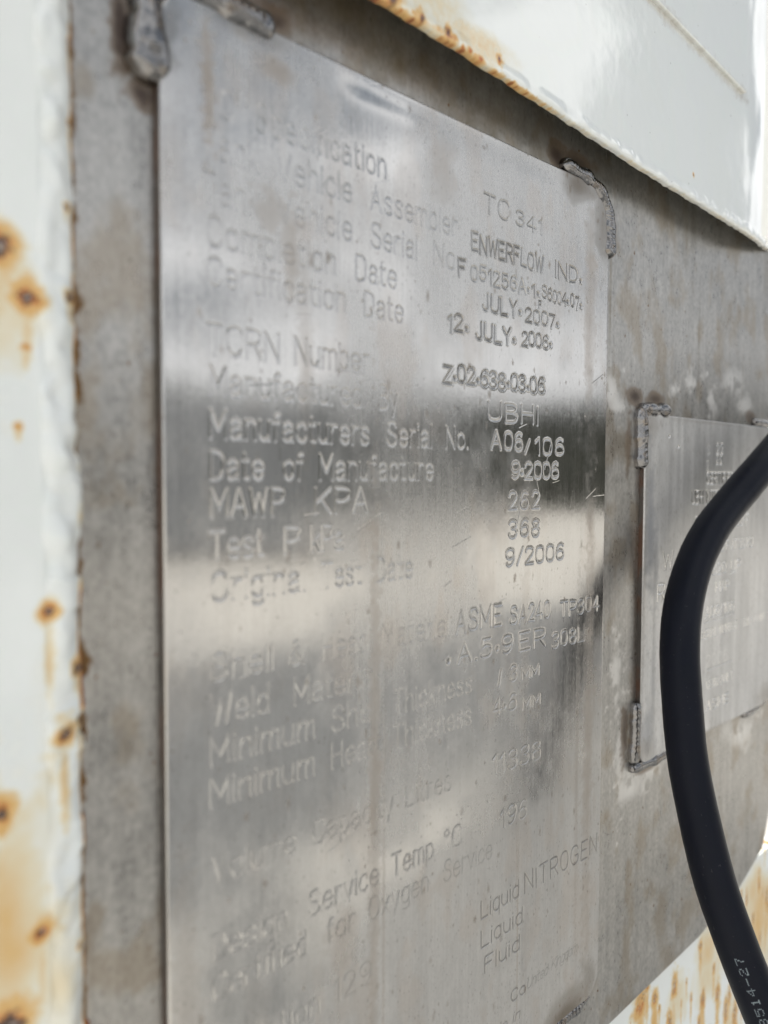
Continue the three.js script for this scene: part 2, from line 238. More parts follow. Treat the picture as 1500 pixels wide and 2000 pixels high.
// ------------------------------------------------------------------ backing plate
const backing = thing('backing_plate', 'large dull grey stainless steel sheet with brown specks behind both engraved plates', 'steel plate');
{
  const sh = new Sheet(-26, -216, 342, 130, 5.5), R = rng(11);
  for (let i = 0; i < 5200; i++) { const s = 0.15 + 0.45 * R() ** 3; sh.splat('speck', -26 + 368 * R(), -216 + 346 * R(), s, s * (1 + R()), 0.3 + 0.6 * R(), 0.7); }
  for (let i = 0; i < 700; i++) { const s = 0.25 + 0.55 * R() ** 2; sh.splat('brown', -26 + 368 * R(), -216 + 346 * R(), s, s * (1 + 0.8 * R()), 0.2 + 0.35 * R(), 0.8, 0.4, i); }
  // rust bled out of the painted post's edge
  for (const [y, rx, ry, a] of [[-36, 3.4, 5, 1], [-51, 2.2, 7, 0.9], [-60, 1.7, 6, 0.7], [-17, 1.7, 5, 0.7], [-10, 1.4, 7, 0.6], [18, 2.4, 5, 0.9], [35, 2.2, 4, 0.9], [26, 2, 5, 0.7], [52, 1.6, 4, 0.5], [70, 1.4, 6, 0.5], [84, 1.3, 6, 0.5], [-75, 1.6, 6, 0.4], [-95, 1.5, 8, 0.35]]) sh.splat('brown', -18.8, y, rx, ry, a, 0.7, 0.35, y);
  for (let y = -120; y < 100; y += 2.2) sh.splat('brown', -18.9, y, 0.5 + 0.7 * R(), 2 + 2 * R(), 0.3 + 0.5 * R(), 0.6, 0.3, y);
  // heat colour beside the weld runs
  for (const [x, y, rx, ry, a] of [[-8.5, 92, 3.5, 16, 0.95], [-4, 80, 6, 5, 0.9], [30, 108, 7, 5, 0.8], [14, 110, 16, 4, 0.7], [143, 109, 8, 6, 0.9], [155, 110.5, 16, 4.5, 0.75], [176, 90, 3, 14, 0.35], [197, 33, 10, 6, 0.9], [213, 33, 12, 4.5, 0.8], [192.5, 14, 4, 22, 0.5], [192.5, -98, 4.5, 16, 0.7], [210, -116, 18, 4, 0.7], [310, -113, 10, 5, 0.85], [306, 31, 9, 5, 0.7], [150, -194, 18, 5, 0.7], [200, -40, 3, 60, 0.35]]) sh.splat('heat', x, y, rx, ry, a, 0.8, 0.3, x);
  // streaks running down from under the tank edge
  for (let i = 0; i < 16; i++) { const x = 20 + 310 * R(), l = 6 + 20 * R() * (x < 150 ? 1.3 : 0.8); sh.splat('run', x, 118 - l * 0.6, 2 + 7 * R(), l, 0.2 + 0.4 * R() * (x < 140 ? 1.2 : 0.7), 0.6, 0.3, i); }
  for (const [x, y, l, a] of [[178, 70, 30, 0.5], [181, 40, 16, 0.35], [250, 60, 26, 0.3], [296, 46, 20, 0.35]]) sh.splat('run', x, y, 1.3, l, a, 0.6, 0.3, x);
  for (const [x, y, rx, ry, a] of [[66, 114, 30, 9, 0.75], [112, 112, 30, 8, 0.6], [50, 120, 20, 8, 0.8], [155, 113, 26, 5, 0.45], [90, 108, 16, 6, 0.5], [215, 108, 24, 7, 0.3]]) sh.splat('run', x, y, rx, ry, a, 0.5, 0.5, x + 3);
  // pale pickling-paste smears round the small plate
  for (const [x, y, rx, ry] of [[283, 46, 20, 14], [263, 37, 8, 9], [300, 36, 12, 7], [243, 42, 6, 6], [228, 38, 5, 4], [180, 33, 8, 10], [190, -106, 5, 24], [198, -122, 13, 9], [214, -118, 12, 6], [302, -124, 22, 11], [318, -113, 10, 8], [186, -75, 5, 20]]) sh.splat('pale', x, y, rx, ry, 1, 0.8, 0.6, x + y);
  const zero = new Float32Array(1), Lr = (n) => sh.layer(n), speck = Lr('speck'), br = Lr('brown'), heat = Lr('heat'), run = Lr('run'), pale = Lr('pale');
  const maps = sh.bake((k, x, y, o) => {
    const big = fbm(x / 34, y / 34, 4), mid = fbm(x / 5, y / 7, 4), fine = fbm(x / 0.9, y / 1.2, 3), st = fbm(x / 2.2 + 5, y / 46, 3);
    const hair = noise(x / 0.22, y / 14), v = 0.42 * (1 + 0.26 * (mid - 0.5) + 0.46 * (fine - 0.5) + 0.2 * (big - 0.5) + 0.26 * (st - 0.5) + 0.1 * (hair - 0.5));
    o.r = v * 1.03; o.g = v; o.b = v * 0.945; o.metal = 1 - 0.2 * big; o.rough = 0.33 + 0.12 * (mid - 0.5) + 0.1 * (fine - 0.5) + 0.06 * (hair - 0.5);
    blend(o, lin(150, 134, 110), 0.45 * sstep(0.5, 0.75, fbm(x / 9 + 40, y / 13, 4)));
    const rn = run[k] * (0.4 + 0.9 * mid); blend(o, lin(104, 90, 62), clamp(rn)); o.metal -= 0.35 * rn; o.rough += 0.1 * rn;
    const p = pale[k] * sstep(0.32, 0.6, fbm(x / 4 + 9, y / 5, 4) + 0.18 * pale[k]); blend(o, lin(226, 224, 220), 0.9 * p); o.metal -= 0.25 * p; o.rough = mix(o.rough, 0.36, p);
    const ht = heat[k]; blend(o, lin(112, 92, 70), sstep(0.05, 0.5, ht) * 0.7); blend(o, lin(60, 46, 40), sstep(0.45, 0.95, ht) * 0.85); o.metal -= 0.3 * ht;
    const b = br[k] * (0.55 + 0.6 * mid); blend(o, lin(112, 84, 50), sstep(0.05, 0.4, b)); blend(o, rustD, sstep(0.45, 0.95, b)); o.metal -= 0.6 * b; o.rough += 0.3 * b;
    blend(o, grime, speck[k] * 0.75); o.metal -= 0.5 * speck[k];
    o.z = 0.012 * (fine - 0.5) + 0.02 * (mid - 0.5) + 0.004 * hair - 0.02 * speck[k];
  });
  const s = new THREE.Shape([[-24, -206], [40, -214], [189, -211.5], [262, -208.5], [305, -202], [334, -190.5], [341, -175], [342.5, -165], [343, 298], [-24, 298]].map(([x, y]) => new THREE.Vector2(mm(x), mm(y))));  // top carried up, unseen, to keep sun out of the skirt gap
  const g = new THREE.ExtrudeGeometry(s, { depth: 0.0036, bevelEnabled: true, bevelThickness: 0.0002, bevelSize: 0.0002, bevelOffset: -0.0002, bevelSegments: 2 }); g.translate(0, 0, -0.0038);
  part('sheet', planarUV(g, sh), new THREE.MeshPhysicalMaterial({ ...maps, roughness: 1, metalness: 1, anisotropy: 0.5 }), backing);
}

// ------------------------------------------------------------------ weld metal
const weldSheet = new Sheet(0, 0, 40, 20, 12);
const weldMaps = weldSheet.bake((k, x, y, o) => { const n = fbm(x / 3, y / 2, 4), f = fbm(x / 0.5, y / 0.5, 3), v = 0.26 * (1 + 0.6 * (n - 0.5) + 0.1 * (f - 0.5)); o.r = v; o.g = v * 0.985; o.b = v * 0.98; blend(o, lin(120, 104, 84), 0.5 * sstep(0.55, 0.75, n)); o.rough = 0.14 + 0.06 * (f - 0.5) + 0.1 * n; o.metal = 1; o.z = 0.0006 * f; });
for (const t of [weldMaps.map, weldMaps.roughnessMap, weldMaps.bumpMap]) t.wrapS = t.wrapT = THREE.RepeatWrapping;
const weldMat = new THREE.MeshPhysicalMaterial({ ...weldMaps, roughness: 1, metalness: 1 });

const edgeSheet = new Sheet(0, 0, 60, 60, 8), edgeMaps = edgeSheet.bake((k, x, y, o) => { const n = fbm(x / 5, y / 5, 4), f = fbm(x / 0.6, y / 0.6, 3); const v = 0.085 * (0.6 + 0.8 * n); o.r = v * 1.12; o.g = v; o.b = v * 0.9; blend(o, lin(96, 58, 30), 0.6 * sstep(0.5, 0.7, n)); o.rough = 0.55; o.metal = 0.35; o.z = 0.03 * f; });
const edgeMat = new THREE.MeshStandardMaterial({ ...edgeMaps, roughness: 1, metalness: 1 });

// ------------------------------------------------------------------ the large engraved plate
const PX0 = -1.4, PX1 = 172.4, PY0 = -191, PY1 = 104, PT = 2.5;
const dataPlate = thing('data_plate', 'tall brushed stainless plate engraved with tank specification rows, welded at its corners', 'data plate');
{
  const sh = new Sheet(PX0 - 0.3, PY0 - 0.3, PX1 + 0.3, PY1 + 0.3, 6.9), R = rng(23);
  const E = { r: 0.37, depth: 0.085 }; // cutter-engraved labels
  const label = (y, words) => words.forEach(([t, a, b], i) => write(sh, t, a, y, 6.2, { ...E, x1: b, seed: i + y }));
  label(79.8, [['TC', 8.6, 16.4], ['Specification', 22.3, 62.4]]);
  label(70.6, [['Tank', 8.6, 22.6], ['Vehicle', 28.2, 50.6], ['Assembler', 57.4, 90.6]]);
  label(61.0, [['Tank', 8.6, 22.6], ['Vehicle', 28.2, 50.6], ['Serial', 57.4, 74.2], ['No.', 81.2, 91.4]]);
  label(51.7, [['Completion', 9.6, 45.4], ['Date', 52.4, 66.2]]);
  label(42.9, [['Certification', 9.6, 48.6], ['Date', 55.2, 68.8]]);
  label(28.4, [['TCRN', 9.2, 28.2], ['Number', 33.0, 56.6]]);
  label(19.2, [['Manufactured', 10, 54], ['By', 60.6, 67]]);
  label(9.6, [['Manufacturers', 10, 56.6], ['Serial', 63.4, 80.4], ['No.', 86.6, 96]]);
  label(0.5, [['Date', 10, 23.6], ['of', 29.8, 35.2], ['Manufacture', 40.6, 81]]);
  label(-7.9, [['MAWP', 10, 29.4], ['KPA', 39.2, 56.2]]);
  label(-17.2, [['Test', 9.8, 23.6], ['P', 30, 34], ['kPa', 38, 48]]);
  label(-26.6, [['Original', 10, 35.6], ['Test', 41.2, 54], ['Date', 59.6, 72.8]]);
  label(-44.7, [['Shell', 9.8, 26], ['&', 31, 35.4], ['Head', 41.4, 56], ['Material', 61.6, 87.8]]);
  label(-54.6, [['Weld', 9.6, 25], ['Material', 32.6, 58.4]]);
  label(-63.8, [['Minimum', 9.6, 38.6], ['Shell', 44.4, 60.2], ['Thickness', 66, 98.4]]);
  label(-73.3, [['Minimum', 9.4, 38.6], ['Head', 44.4, 59.6], ['Thickness', 66, 98.4]]);
  label(-91.4, [['Volume', 9.8, 32.6], ['Capacity', 38.4, 65.8], ['Litres', 70.8, 89.6]]);
  label(-109.4, [['Design', 9.6, 30], ['Service', 37, 60.4], ['Temp', 65.6, 82], ['°C', 87, 94.4]]);
  label(-118.6, [['Certified', 9.6, 36], ['for', 43, 52], ['Oxygen', 57.4, 80], ['Service', 86.8, 108.8]]);
  label(-135.6, [['Insulation', 8.4, 40], ['129', 45.2, 58]]);
  label(-154.5, [['Lading', 9, 30]]);
  const V = { r: 0.42, depth: 0.25 }, P = { r: 0.5, depth: 0.45, jitter: 0.8 }; // scratched values and hammered punches
  const val = (t, x, x1, y, h, o, s = 1) => write(sh, t, x, y, h, { ...o, x1, seed: s });
  val('TC', 102.6, 114.4, 80.6, 5.6, { ...V, depth: 0.2, jitter: 0.4 }); val('341', 118.2, 131.4, 80.2, 4.4, { ...V, depth: 0.2, jitter: 0.5 });
  val('ENWERFLOW', 97.4, 132.6, 68.2, 5.0, { ...P, gap: 1.9 }, 2); val('IND*', 139.8, 155, 67.9, 4.9, P, 3);
  val('F', 91.6, 94.6, 59.6, 4.6, P, 4); val('051256A*', 97.0, 125.2, 59.8, 4.2, { ...P, depth: 0.3 }, 5); val('1*', 127, 130.4, 59.6, 3.6, P, 6); val('S6004*', 132.4, 147.2, 59.8, 3.8, { ...P, r: 0.38, gap: 1.5 }, 7); val('07*', 148.8, 155, 59.4, 4.0, { ...P, r: 0.4 }, 8); val('F', 130.6, 132, 56.4, 2.2, { ...P, r: 0.3 }, 9);
  val('JULY*', 102.6, 121, 51.6, 4.8, P, 10); val('2007*', 123.6, 141.4, 51.2, 4.2, { ...P, r: 0.4, gap: 1.6 }, 11);
  val('12*', 87, 95.6, 43.5, 4.6, P, 12); val('JULY*', 99.6, 118, 43.0, 4.8, P, 13); val('2006*', 121.8, 137.4, 43.4, 4.2, { ...P, r: 0.4, gap: 1.6 }, 14);
  val('Z*02*638*03*06', 85.2, 134, 28.7, 4.8, { ...P, gap: 1.7 }, 15);
  val('UBHI', 105.4, 130.4, 18.6, 5.6, { ...V, jitter: 0.4, depth: 0.2 }, 16);
  val('A06', 107, 122.4, 9.8, 5.4, { ...V, depth: 0.26, jitter: 0.6 }, 17); val('/', 124, 126.4, 9.4, 4, { ...P, r: 0.4 }, 18); val('106', 129.6, 145.4, 8.9, 5.2, { ...V, depth: 0.26, jitter: 0.6 }, 19);
  val('9*2006', 117.2, 142.4, 1.1, 5.0, { ...V, depth: 0.26, jitter: 0.3, gap: 1.4 }, 20);
  val('262', 116, 131.8, -8.6, 5.4, { ...V, depth: 0.26, jitter: 0.5, gap: 3 }, 21); val('368', 116, 131.8, -17.8, 5.4, { ...V, depth: 0.24, jitter: 0.5, gap: 3 }, 22); val('9/2006', 114.6, 146, -26.6, 5.2, { ...V, depth: 0.22, jitter: 0.3, gap: 2 }, 23);
  val('ASME', 91.4, 112.4, -44.8, 6.4, { ...V, r: 0.46, jitter: 0.4 }, 24); val('SA240', 117, 138.4, -45.6, 5.6, { ...V, jitter: 0.8 }, 25); val('TP304', 144.6, 168.8, -46.6, 5.2, { ...V, jitter: 0.5 }, 26);
  val('A.5*9', 92.2, 118.2, -54.4, 5.6, { ...V, depth: 0.28, jitter: 0.6 }, 27); val('ER', 122, 136, -55, 5.8, { ...V, jitter: 0.4 }, 28); val('308L', 140, 159.6, -56.6, 5, { ...V, jitter: 0.4 }, 29); val('*', 87.6, 88.4, -54, 4, P, 30);
  val('/', 111.6, 112.8, -64, 4.6, P, 31); val('3', 117.4, 120.6, -64, 5, { ...V, depth: 0.26 }, 32); val('MM', 123.4, 132.6, -64.4, 3.2, V, 33);
  val('4*6', 108.8, 120.6, -73.2, 5, { ...V, depth: 0.26, jitter: 0.3 }, 34); val('MM', 124, 133.4, -74.2, 3.2, V, 35);
  val('11338', 109, 134, -92, 6, { ...V, depth: 0.24, jitter: 0.5, gap: 2.6, slope: -0.03 }, 36);
  val('196', 113.4, 126.6, -110.6, 6, { ...V, depth: 0.26, jitter: 0.5, gap: 2.4 }, 37);
  val('Liquid', 104, 123, -136.4, 5.6, { ...V, jitter: 0.3 }, 38); val('NITROGEN', 126.4, 169.6, -136.6, 6.6, { ...V, jitter: 0.8, gap: 2.6 }, 39);
  val('Liquid', 104.2, 125, -146, 5.4, { ...V, jitter: 0.3 }, 40); val('Fluid', 106, 123.6, -154.6, 5, { ...V, jitter: 0.3 }, 41);
  val('Made in', 103, 124, -178, 3.4, { ...V, r: 0.3, slant: 0.25 }, 42); val('United', 128, 139.4, -170, 3.6, { ...V, r: 0.3, slant: 0.25, depth: 0.14, gap: 1.4 }, 43); val('Kingdom', 142, 157.4, -169.6, 3.6, { ...V, r: 0.3, slant: 0.25, depth: 0.14, gap: 1.4 }, 44); val('Co', 119.6, 127, -170.6, 3.8, V, 45);
  // slips of the engraver's tool, and scratches
  for (const [a, b, c, d] of [[138, 13, 134.6, 4], [124, -113, 122.2, -126], [129.6, 2, 131.6, -4], [121, -9.5, 120, -13]]) sh.stroke('text', [[a, b], [c, d]], 0.22, 0.06);
  for (let i = 0; i < 90; i++) { const x = R() * 172, y = PY0 + R() * 295, a = (R() - 0.5) * 0.5 + (R() < 0.5 ? 1.57 : 0.3), l = 2 + 9 * R(); sh.stroke('scratch', [[x, y], [x + Math.cos(a) * l, y + Math.sin(a) * l]], 0.16, 0.012 + 0.015 * R()); }
  // corrosion pits and spots
  const dens = (x, y) => 0.25 + 0.75 * sstep(-100, -150, y) * sstep(20, 60, x) + 0.5 * sstep(30, 60, y) + 0.25 * sstep(-20, -40, y);
  for (let i = 0; i < 15000; i++) { const x = PX0 + 174 * R(), y = PY0 + 295 * R(); if (R() > dens(x, y)) continue; const s = 0.12 + 0.22 * R() ** 3; sh.splat('pit', x, y, s, s * (1.2 + 1.6 * R()), 0.2 + 0.55 * R(), 0.8); }
  for (let i = 0; i < 300; i++) { const x = PX0 + 174 * R(), y = PY0 + 295 * R(), s = 0.4 + 0.7 * R() ** 2; sh.splat('stain', x, y, s, s * (1 + 1.5 * R()), 0.25 + 0.4 * R(), 0.8, 0.4, i); }
  // brown runs and heat colour
  for (const [x, y, rx, ry, a] of [[59, -90, 2.6, 110, 0.5], [62.4, -120, 0.8, 80, 0.35], [122.4, -150, 0.5, 45, 0.6], [121.6, -128, 0.4, 20, 0.5], [163, -90, 4, 120, 0.55], [156, -100, 1.4, 80, 0.35], [160.5, 60, 4.4, 50, 0.5], [10, 85, 2.2, 16, 0.75], [28, 95, 10, 5, 0.6], [32, 54, 3.4, 12, 0.5], [26, 62, 5, 5, 0.45], [48, -120, 6, 12, 0.3], [3, -120, 4, 40, 0.3], [36, 30, 3, 40, 0.25], [84, 88, 8, 10, 0.25], [125, -60, 3, 60, 0.2]]) sh.splat('run', x, y, rx, ry, a, 0.55, 0.45, x + y);
  for (const [x, y, rx, ry, a] of [[152, 101, 16, 9, 0.85], [168, 92, 8, 20, 0.7], [20, 102, 18, 6, 0.5], [-1, 92, 6, 16, 0.5], [150, -190, 22, 10, 0.9], [166, -184, 8, 14, 0.6]]) sh.splat('heat', x, y, rx, ry, a, 0.8, 0.35, x);
  const text = sh.layer('text'), scr = sh.layer('scratch'), pit = sh.layer('pit'), stain = sh.layer('stain'), run = sh.layer('run'), heat = sh.layer('heat');
  const maps = sh.bake((k, x, y, o) => {
    const big = fbm(x / 30 + 3, y / 30, 4), mid = fbm(x / 4.5, y / 7, 4), fine = fbm(x / 0.75, y / 1.1, 3), st = fbm(x / 3.4, y / 70, 4), hair = noise(x / 0.17, y / 9) * 0.6 + noise(x / 0.35 + 50, y / 30) * 0.4;
    const film = clamp(sstep(0.36, 0.66, 0.78 * big + 0.22 * mid + 0.10 * (dens(x, y) - 0.5)) + 0.15 * (st - 0.5) + 0.8 * sstep(-98, -128, y + 14 * (big - 0.5)) * sstep(30, 75, x));
    const v = 0.57 * (1 + 0.10 * (mid - 0.5) + 0.12 * (fine - 0.5) + 0.12 * (st - 0.5) + 0.14 * (hair - 0.5) - 0.05 * film);
    o.r = v; o.g = v * 0.985; o.b = v * 0.955; const leather = sstep(-98, -128, y + 14 * (big - 0.5)) * sstep(30, 75, x + 20 * (mid - 0.5)); o.metal = 1 - 0.14 * film - 0.12 * leather; o.rough = 0.15 + 0.13 * film + 0.08 * leather + 0.07 * sstep(-40, -80, y) * sstep(80, 120, x) + 0.05 * (fine - 0.5) + 0.05 * (hair - 0.5);
    blend(o, lin(186, 172, 158), 0.22 * sstep(0.5, 0.72, fbm(x / 7 + 70, y / 15, 4)) * (0.4 + 0.6 * film));
    const r = run[k] * (0.5 + 0.9 * mid); blend(o, lin(150, 134, 116), clamp(r) * 0.75); o.metal -= 0.3 * r; o.rough += 0.14 * r;
    const h = heat[k]; blend(o, lin(140, 134, 126), sstep(0.05, 0.5, h) * 0.55); blend(o, lin(96, 82, 62), sstep(0.5, 1, h) * 0.7); o.rough += 0.08 * h;
    const s = stain[k]; blend(o, lin(118, 104, 88), s); o.metal -= 0.4 * s; o.rough += 0.2 * s;
    const p = pit[k]; blend(o, lin(92, 86, 80), 0.75 * p); o.metal -= 0.3 * p; o.rough += 0.15 * p;
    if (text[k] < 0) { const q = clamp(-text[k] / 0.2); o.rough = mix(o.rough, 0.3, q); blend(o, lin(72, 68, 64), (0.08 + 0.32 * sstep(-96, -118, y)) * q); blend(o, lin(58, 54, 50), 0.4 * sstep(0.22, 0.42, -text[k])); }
    o.z = text[k] * 1.0 + scr[k] - 0.006 * p - 0.006 * s + (0.004 + 0.020 * film * dens(x, y) ) * (fine - 0.5) + 0.04 * leather * (fbm(x / 1.1 + 8, y / 1.8, 2) - 0.5) * (1 - clamp(-text[k] / 0.1)) + 0.005 * hair + 0.004 * (mid - 0.5);
  });
  const warp = (x, y, d) => 0.22 * (noise(x / 55 + 3, y / 60 + 8) - 0.5) * sstep(0, 25, d) - 0.35 * Math.exp(-((y - PY1 + 2) ** 2) / 18) * sstep(20, 45, x) * sstep(150, 130, x) * noise(x / 14 + 2, 3);
  const [face, rim] = plateGeometry(PX0, PY0, PX1, PY1, 9, PT, 0.55, warp, sh);
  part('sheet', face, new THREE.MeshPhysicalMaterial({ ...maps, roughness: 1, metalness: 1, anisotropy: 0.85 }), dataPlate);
  part('cut_edge', rim, edgeMat, dataPlate);
  part('weld_bead', weldGeometry([[-4.0, 118], [-3.6, 104], [-3.5, 96], [-3.2, 88], [-2.9, 82.0]], 4.1, 4.6, { seed: 3, pitch: 3.8 }), weldMat, dataPlate);
  part('weld_bead', weldGeometry([[-3, 105.2], [6, 104.8], [16, 104.6], [28, 104.2]], 3.2, 4.2, { seed: 4, pitch: 2.2 }), weldMat, dataPlate);
  part('weld_bead', weldGeometry([[144.5, 106.6], [152, 106], [160, 105], [166.5, 102.8], [171.6, 98], [173.2, 92], [173.6, 86], [173.4, 80.4]], 2.9, 3.8, { seed: 5, pitch: 1.5 }), weldMat, dataPlate);
  part('weld_bead', weldGeometry([[168, -190.4], [160, -192.4], [150, -192.6], [138, -192.4], [120, -192.2]], 2.4, 2.8, { seed: 6, pitch: 1.8 }), weldMat, dataPlate);
}

// ------------------------------------------------------------------ the smaller engraved plate
const smallPlate = thing('small_data_plate', 'smaller pale stainless certification plate behind the black hose, welded at its corners', 'data plate');
{
  const x0 = 201, x1 = 331, y0 = -112.6, y1 = 26.6, sh = new Sheet(x0 - 0.3, y0 - 0.3, x1 + 0.3, y1 + 0.3, 7), R = rng(41), T = { r: 0.52, depth: 0.45 };
  write(sh, '22', 264, 12.4, 4.6, { ...T, depth: 0.32, gap: 4 }); write(sh, '22', 264, 3.8 + 4, 3.6, { ...T, depth: 0.3, gap: 5 }); write(sh, 'S', 255, 12, 4, { ...T, depth: 0.14 }); write(sh, '2', 254.6, 4.6, 4, { ...T, depth: 0.14 }); write(sh, '*', 220, 17, 4, T); write(sh, '*', 228, 13, 4, T);
  write(sh, 'CERTIFIED BY', 254.4, -1.0, 5, { ...T, x1: 292 }); write(sh, 'UBH INTERNATIONAL LTD', 241, -9.6, 5.6, { ...T, x1: 309 });
  write(sh, 'O', 244, -20.6, 5.6, { ...T, x1: 247 }); write(sh, '38 PSI AT 100°F', 250, -20.6, 5.2, { ...T, x1: 300 });
  write(sh, 'W', 216.6, -36, 7.6, { ...T, x1: 225 }); write(sh, 'RT1', 212.6, -48.6, 7, { ...T, x1: 231 });
  write(sh, '320 UP', 262, -41.6, 5, { ...T, x1: 292 }); write(sh, 'MDMT', 236, -50, 4.6, { ...T, x1: 256 }); write(sh, '-320°F AT 38 PSI', 262, -31.4, 4.6, { ...T, x1: 306 }); write(sh, 'THK 3.0 MM', 296, -69.6, 4, { ...T, r: 0.32, x1: 322 }); write(sh, 'MAP', 266, -50, 4.6, { ...T, x1: 280 });
  write(sh, 'A06/106', 256, -60.6, 5, { ...T, x1: 286 }); write(sh, 'SERIAL NUMBER', 252.6, -69.6, 4, { ...T, r: 0.32, x1: 290 });
  write(sh, '2006', 258, -82.6, 5, { ...T, depth: 0.1, x1: 280 }); write(sh, 'YEAR BUILT', 258, -93, 4, { ...T, r: 0.32, x1: 286 }); write(sh, 'ASME', 258.6, -103, 4.6, { ...T, x1: 282 });
  for (const [a, b, y] of [[254.6, 287, -62.4], [258, 285, -84.2], [280, 288, -42.8]]) sh.stroke('text', [[a, y], [b, y + 0.6]], 0.42, 0.26);
  for (let i = 0; i < 5200; i++) { const s = 0.18 + 0.4 * R() ** 3; sh.splat('pit', x0 + 130 * R(), y0 + 139 * R(), s, s * (1.2 + 2 * R()), 0.25 + 0.55 * R(), 0.7); }
  for (const [x, y, rx, ry, a] of [[206, -20, 5, 34, 0.8], [211, -34, 3, 24, 0.5], [206, -100, 7, 14, 0.6], [210, -80, 3, 14, 0.4]]) sh.splat('dull', x, y, rx, ry, a, 0.6, 0.5, x + y);
  for (const [x, y, rx, ry, a] of [[204, 22, 10, 8, 0.6], [204, -108, 12, 8, 0.6], [325, -108, 12, 8, 0.7], [202, -40, 1.6, 60, 0.5], [260, 26, 50, 1.6, 0.4], [250, -112, 50, 1.4, 0.5]]) sh.splat('heat', x, y, rx, ry, a, 0.8, 0.35, x);
  const text = sh.layer('text'), pit = sh.layer('pit'), dull = sh.layer('dull'), heat = sh.layer('heat');
  const maps = sh.bake((k, x, y, o) => {
    const big = fbm(x / 20 + 31, y / 26, 4), mid = fbm(x / 3, y / 8, 4), fine = fbm(x / 0.7, y / 1.3, 3), st = fbm(x / 3 + 17, y / 60, 3);
    const v = 0.56 * (1 + 0.18 * (mid - 0.5) + 0.14 * (fine - 0.5) + 0.45 * (st - 0.5)); o.r = v; o.g = v * 0.99; o.b = v * 0.97; o.metal = 0.6 - 0.2 * big; o.rough = 0.36 + 0.14 * (big - 0.5) + 0.1 * (mid - 0.5);
    blend(o, lin(128, 132, 140), dull[k] * 0.7); o.rough += 0.1 * dull[k]; blend(o, lin(110, 96, 78), heat[k] * 0.6); blend(o, lin(120, 112, 100), pit[k] * 0.6); o.metal -= 0.3 * pit[k];
    if (text[k] < 0) { const q = clamp(-text[k] / 0.25); o.rough = mix(o.rough, 0.25, q); o.metal = mix(o.metal, 1, q); blend(o, lin(240, 238, 234), 0.75 * q); }
    o.z = text[k] + 0.012 * (fine - 0.5) + 0.02 * (mid - 0.5) - 0.015 * pit[k] + 0.0016 * noise(x / 0.17, y / 9);
  });
  const [face, rim] = plateGeometry(x0, y0, x1, y1, 5, 2.5, 0.5, (x, y, d) => 0.2 * (noise(x / 40, y / 40) - 0.5) * sstep(0, 20, d), sh);
  part('sheet', face, new THREE.MeshPhysicalMaterial({ ...maps, roughness: 1, metalness: 1, anisotropy: 0.5 }), smallPlate);
  part('cut_edge', rim, edgeMat, smallPlate);
  part('weld_bead', weldGeometry([[221, 28.4], [212, 28.2], [204, 27.8], [199, 27]], 2.9, 3.6, { seed: 8, pitch: 2.4 }), weldMat, smallPlate);
  part('weld_bead', weldGeometry([[199.9, 4.6], [199.7, 12], [199.4, 20], [199, 29]], 3.1, 3.9, { seed: 9, pitch: 2.6 }), weldMat, smallPlate);
  part('weld_bead', weldGeometry([[199.4, -87], [199.2, -94], [198.8, -102], [198.2, -112]], 2.8, 3.6, { seed: 10, pitch: 2.2 }), weldMat, smallPlate);
  part('weld_bead', weldGeometry([[196, -113.4], [203, -113.4], [212, -113.8], [225, -113.4]], 2.3, 3.2, { seed: 12, pitch: 2.0 }), weldMat, smallPlate);
  part('weld_bead', weldGeometry([[303, -113.6], [312, -113.8], [320, -113.2], [329, -110.6]], 2.4, 2.6, { seed: 13, pitch: 1.9 }), weldMat, smallPlate);
  part('weld_bead', weldGeometry([[307, 28.4], [315, 28.6], [326, 28.2]], 2.4, 2.8, { seed: 14, pitch: 2.2 }), weldMat, smallPlate);
}

